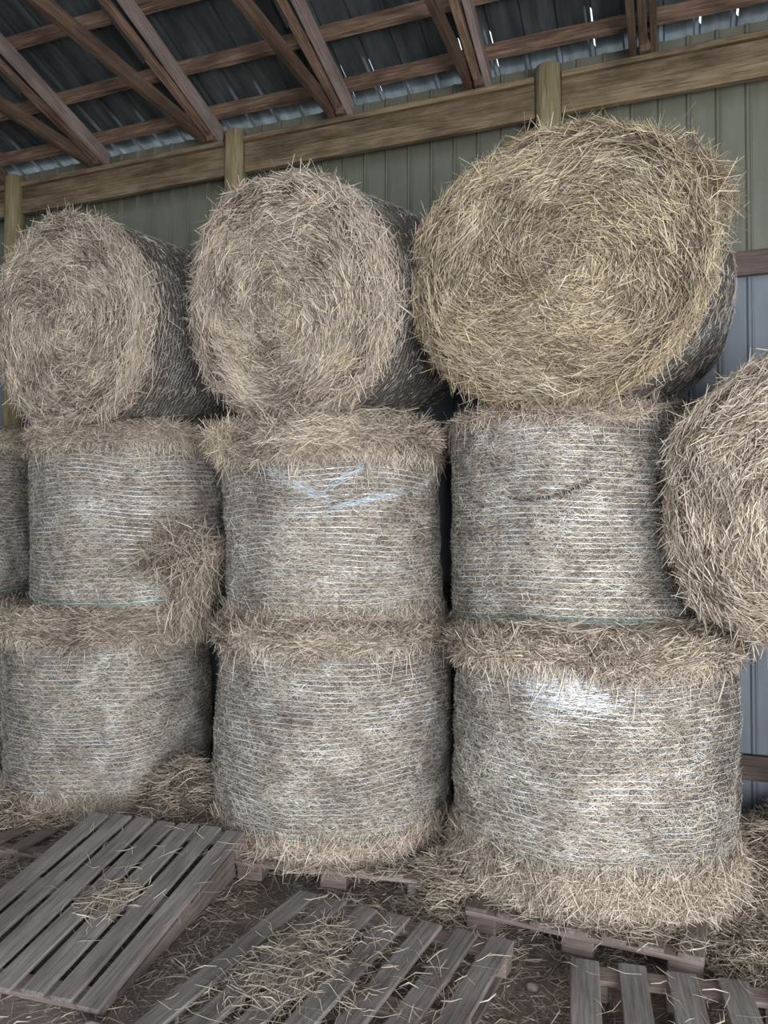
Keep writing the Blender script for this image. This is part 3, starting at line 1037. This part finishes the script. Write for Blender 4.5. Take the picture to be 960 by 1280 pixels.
heap('hay_heap', 'brown hay heap on the floor between the left and middle bottom bales', 'hay', (-1.13, 4.62), .42, .50, .33, 21, 6500)
heap('hay_heap', 'hay heap against the wall at the right edge, beside the right-hand stack', 'hay', (2.2, 3.95), .60, .60, .26, 22, 11000)
heap('hay_heap', 'low spread of hay in the right foreground below the sideways bale', 'hay', (1.72, 3.25), .42, .55, .10, 23, 6500)
heap('hay_heap', 'hay heap on the dark pallet at the left edge', 'hay', (-2.05, 4.72), .55, .36, .18, 24, 5500, zb=.0)
heap('hay_heap', 'hay spilled between the middle and right bottom bales', 'hay', (.33, 3.72), .20, .34, .17, 25, 4000)


def tuft(name, label, c, spread, N, seed, at=None, zb=0, thick=.02, mat='straw_floor', Lr=(.04, .15), squash=1.0, down=0):
    rg = np.random.default_rng(seed)
    if at is None:
        o = W(c[0], c[1], zb)
        e1, e2, e3 = W(1, 0), W(0, 1), np.array([0, 0, 1.])
    else:
        o = at(c[0], c[1], zb)
        e1, e2 = unit(at(1, 0, 0) - at(0, 0, 0)), unit(at(0, 1, 0) - at(0, 0, 0))
        e3 = unit(at(0, 0, 1) - at(0, 0, 0))
    g = rg.normal(0, 1, (N, 2))
    g *= np.minimum(1, 2.0 / np.maximum(np.linalg.norm(g, axis=1, keepdims=True), .01))
    dens = np.exp(-(g ** 2).sum(1) / 2)
    p = e1 * (g[:, :1] * spread) + e2 * (g[:, 1:] * spread * squash) + e3 * (rg.uniform(.003, 1, N) * thick * dens + .004)[:, None]
    an = rg.uniform(0, 2 * PI, N)
    d = e1 * np.cos(an)[:, None] + e2 * np.sin(an)[:, None] + e3 * rg.normal(0, .08, N)[:, None]
    pr = strand_arrays(p, d, np.broadcast_to(e3, p.shape), rg.uniform(*Lr, N), rg.uniform(.0026, .0045, N), bend=.10, tone=rg.beta(3.2, 1.8, N), rng=rg, roll=.6)
    ob = link_obj(name, strand_mesh(name, [pr]), mat, loc=o)
    tag(ob, label, 'straw', kind='stuff')
    return ob


tuft('straw_tuft', 'small tangle of straw lying on the tilted grey pallet', (.10, .62), .07, 200, 31, at=atA, zb=Hh, thick=.03)
tuft('straw_litter', 'thin straw wisps scattered over the upper half of the tilted pallet', (.1, .35), .26, 90, 32, at=atA, zb=Hh, thick=.01)
tuft('straw_tuft', 'thick straw covering the left boards of the bottom centre pallet', (-.20, .50), .15, 1500, 33, at=atB, zb=Hh - .03, thick=.07, squash=1.9)
tuft('straw_litter', 'straw wisps scattered over the bottom centre pallet', (0, .5), .30, 350, 34, at=atB, zb=Hh, thick=.01)
tuft('straw_litter', 'straw wisps on the bottom right pallet', (.1, .3), .28, 130, 35, at=atC, zb=Hh, thick=.01)
tuft('straw_tuft', 'straw lying on the front edge of the pallet under the right-hand stack', (0.05, 1.0), .22, 650, 36, at=atE, zb=Hh, thick=.04, squash=.3)
tuft('straw_tuft', 'straw lying on the front edge of the pallet under the middle stack', (0.05, .96), .24, 500, 37, at=atD, zb=Hh, thick=.03, squash=.3)

# straw strewn over the floor: one countless carpet, thicker in drifts
rg = np.random.default_rng(55)
N = 120000
px = rg.uniform(-4.6, 3.2, N); py = rg.uniform(1.2, 5.6, N)
Wp = px[:, None] * np.array([CY, SY, 0]) + py[:, None] * np.array([-SY, CY, 0])
dn = .72 + .35 * Wob(91, 1.6)(Wp) + .2 * Wob(92, 5)(Wp) + np.clip((py - 2.6) * .35, -.2, .6)
keep = (rg.uniform(size=N) < np.clip(dn, .06, 1)) & (Wp[:, 1] < WY - .1)
Wp = Wp[keep]; n = len(Wp)
Wp[:, 2] = rg.uniform(.0, .022, n) * np.clip(dn[keep], .2, 1.3)
an = rg.uniform(0, 2 * PI, n)
d = np.stack([np.cos(an), np.sin(an), rg.normal(0, .10, n)], -1)
pr = strand_arrays(Wp, d, np.broadcast_to(np.array([0, 0, 1.]), Wp.shape), np.where(rg.uniform(size=n) < .45, rg.uniform(.01, .035, n), rg.gamma(4, .019, n) + .02), rg.uniform(.0022, .005, n), bend=.12, tone=rg.beta(2.3, 2.2, n), rng=rg)
tag(link_obj('scattered_straw', strand_mesh('scattered_straw', [pr]), 'straw_floor'), 'loose straw and chaff strewn over the dirt floor around the pallets', 'straw', kind='stuff')

# hanging clump at the lower right of the left middle bale
rg = np.random.default_rng(77)
cl = W(-1.20, 4.62, 1.60)
root = thing('hay_clump', 'torn hay clump hanging between left and middle stacks', 'hay', cl - np.array([0, 0, .35]))
N = 4200
g = rg.normal(0, 1, (N, 3)); g = unit(g) * rg.uniform(.3, 1.1, (N, 1)) ** .5
down = rg.uniform(size=N) < .42
p = g * np.array([.25, .19, .19]) * (1 + .35 * Wob(5, 3)(g))[:, None]
p[:, 0] += -.04
tail = rg.uniform(0, 1, N)
p[down] = np.stack([rg.normal(.06, .085, down.sum()) * (1 - .3 * tail[down]), rg.normal(0, .06, down.sum()), .05 - .5 * tail[down]], -1)
d = rg.normal(0, 1, (N, 3)); d[down] = np.stack([rg.normal(0, .35, down.sum()), rg.normal(0, .3, down.sum()), -np.ones(down.sum())], -1)
R3 = np.array([[CY, SY, 0], [-SY, CY, 0], [0, 0, 1]])
pr = strand_arrays(p @ R3 + [0, 0, .35], d @ R3, unit(p + 1e-4), rg.uniform(.06, .21, N), rg.uniform(.003, .0055, N), bend=.2, tone=rg.beta(1.8, 1.5, N), rng=rg)
link_obj('hay_strands', strand_mesh('hay_clump', [pr]), 'straw', root)['kind'] = 'stuff'
U, TH = np.meshgrid(np.linspace(0.02, PI - .02, 18), np.linspace(0, 2 * PI, 30, endpoint=False), indexing='ij')
sp = np.stack([np.sin(U) * np.cos(TH), np.sin(U) * np.sin(TH), np.cos(U)], -1)
V = sp * np.array([.13, .10, .11]) * (1 + .2 * Wob(6, 3)(sp))[..., None] + [-.04, 0, 0]
idx = np.arange(18 * 30).reshape(18, 30)
Q = np.stack([idx[:-1], np.roll(idx[:-1], -1, 1), np.roll(idx[1:], -1, 1), idx[1:]], -1).reshape(-1, 4)
link_obj('packed_hay', np_mesh('clump_body', V.reshape(-1, 3) @ R3 + [0, 0, .35], Q, smooth=True), 'core', root)

# a few stones in the dirt
for k, (x, y, s, lab) in enumerate([(-1.02, 2.72, .035, 'pale angular stone on the floor at the foot of the tilted pallet'),
                                    (-.84, 2.62, .022, 'small pebble near the bottom left of the photo'),
                                    (.57, 2.98, .02, 'small pebble between the centre and bottom right pallets')]):
    U, TH = np.meshgrid(np.linspace(0.02, PI - .02, 8), np.linspace(0, 2 * PI, 12, endpoint=False), indexing='ij')
    sp = np.stack([np.sin(U) * np.cos(TH), np.sin(U) * np.sin(TH), np.cos(U)], -1)
    V = sp * s * np.array([1.3, .9, .8]) * (1 + .22 * Wob(60 + k, 2.5)(sp))[..., None]
    idx = np.arange(96).reshape(8, 12)
    Q = np.stack([idx[:-1], np.roll(idx[:-1], -1, 1), np.roll(idx[1:], -1, 1), idx[1:]], -1).reshape(-1, 4)
    o = link_obj('stone', np_mesh('stone', V.reshape(-1, 3), Q), 'stone', loc=W(x, y, s * .5))
    tag(o, lab, 'stone')

# ------------------------------------------------------------------ light, sky, camera
w = bpy.data.worlds.new('overcast')
bpy.context.scene.world = w
w.use_nodes = True
bg = w.node_tree.nodes['Background']
bg.inputs['Color'].default_value = (.82, .91, 1.0, 1)
bg.inputs['Strength'].default_value = 1.5


def area(name, c, target, sx, sy, power, col):
    l = bpy.data.lights.new(name, 'AREA')
    l.shape = 'RECTANGLE'; l.size = sx; l.size_y = sy
    l.energy = power; l.color = col
    o = bpy.data.objects.new(name, l)
    COL.objects.link(o)
    o.location = c
    o.rotation_euler = (Vector(target) - Vector(c)).to_track_quat('-Z', 'Y').to_euler()
    return o


area('doorway_light', W(2.2, -2.4, 1.35), W(.35, 4.5, 1.0), 4.6, 2.0, 560, (.94, .965, 1.0))

cam = bpy.data.cameras.new('camera')
cam.sensor_fit = 'VERTICAL'
cam.sensor_height = 24
cam.lens = 24 * 960 / 1280
cam.clip_start = .05
co = bpy.data.objects.new('camera', cam)
COL.objects.link(co)
co.location = (0, 0, EYE)
co.rotation_euler = (PI / 2 + math.atan(20 / 960), 0, YAW)
bpy.context.scene.camera = co
vs = bpy.context.scene.view_settings
vs.view_transform = 'Standard'
vs.look = 'None'
vs.exposure = .14
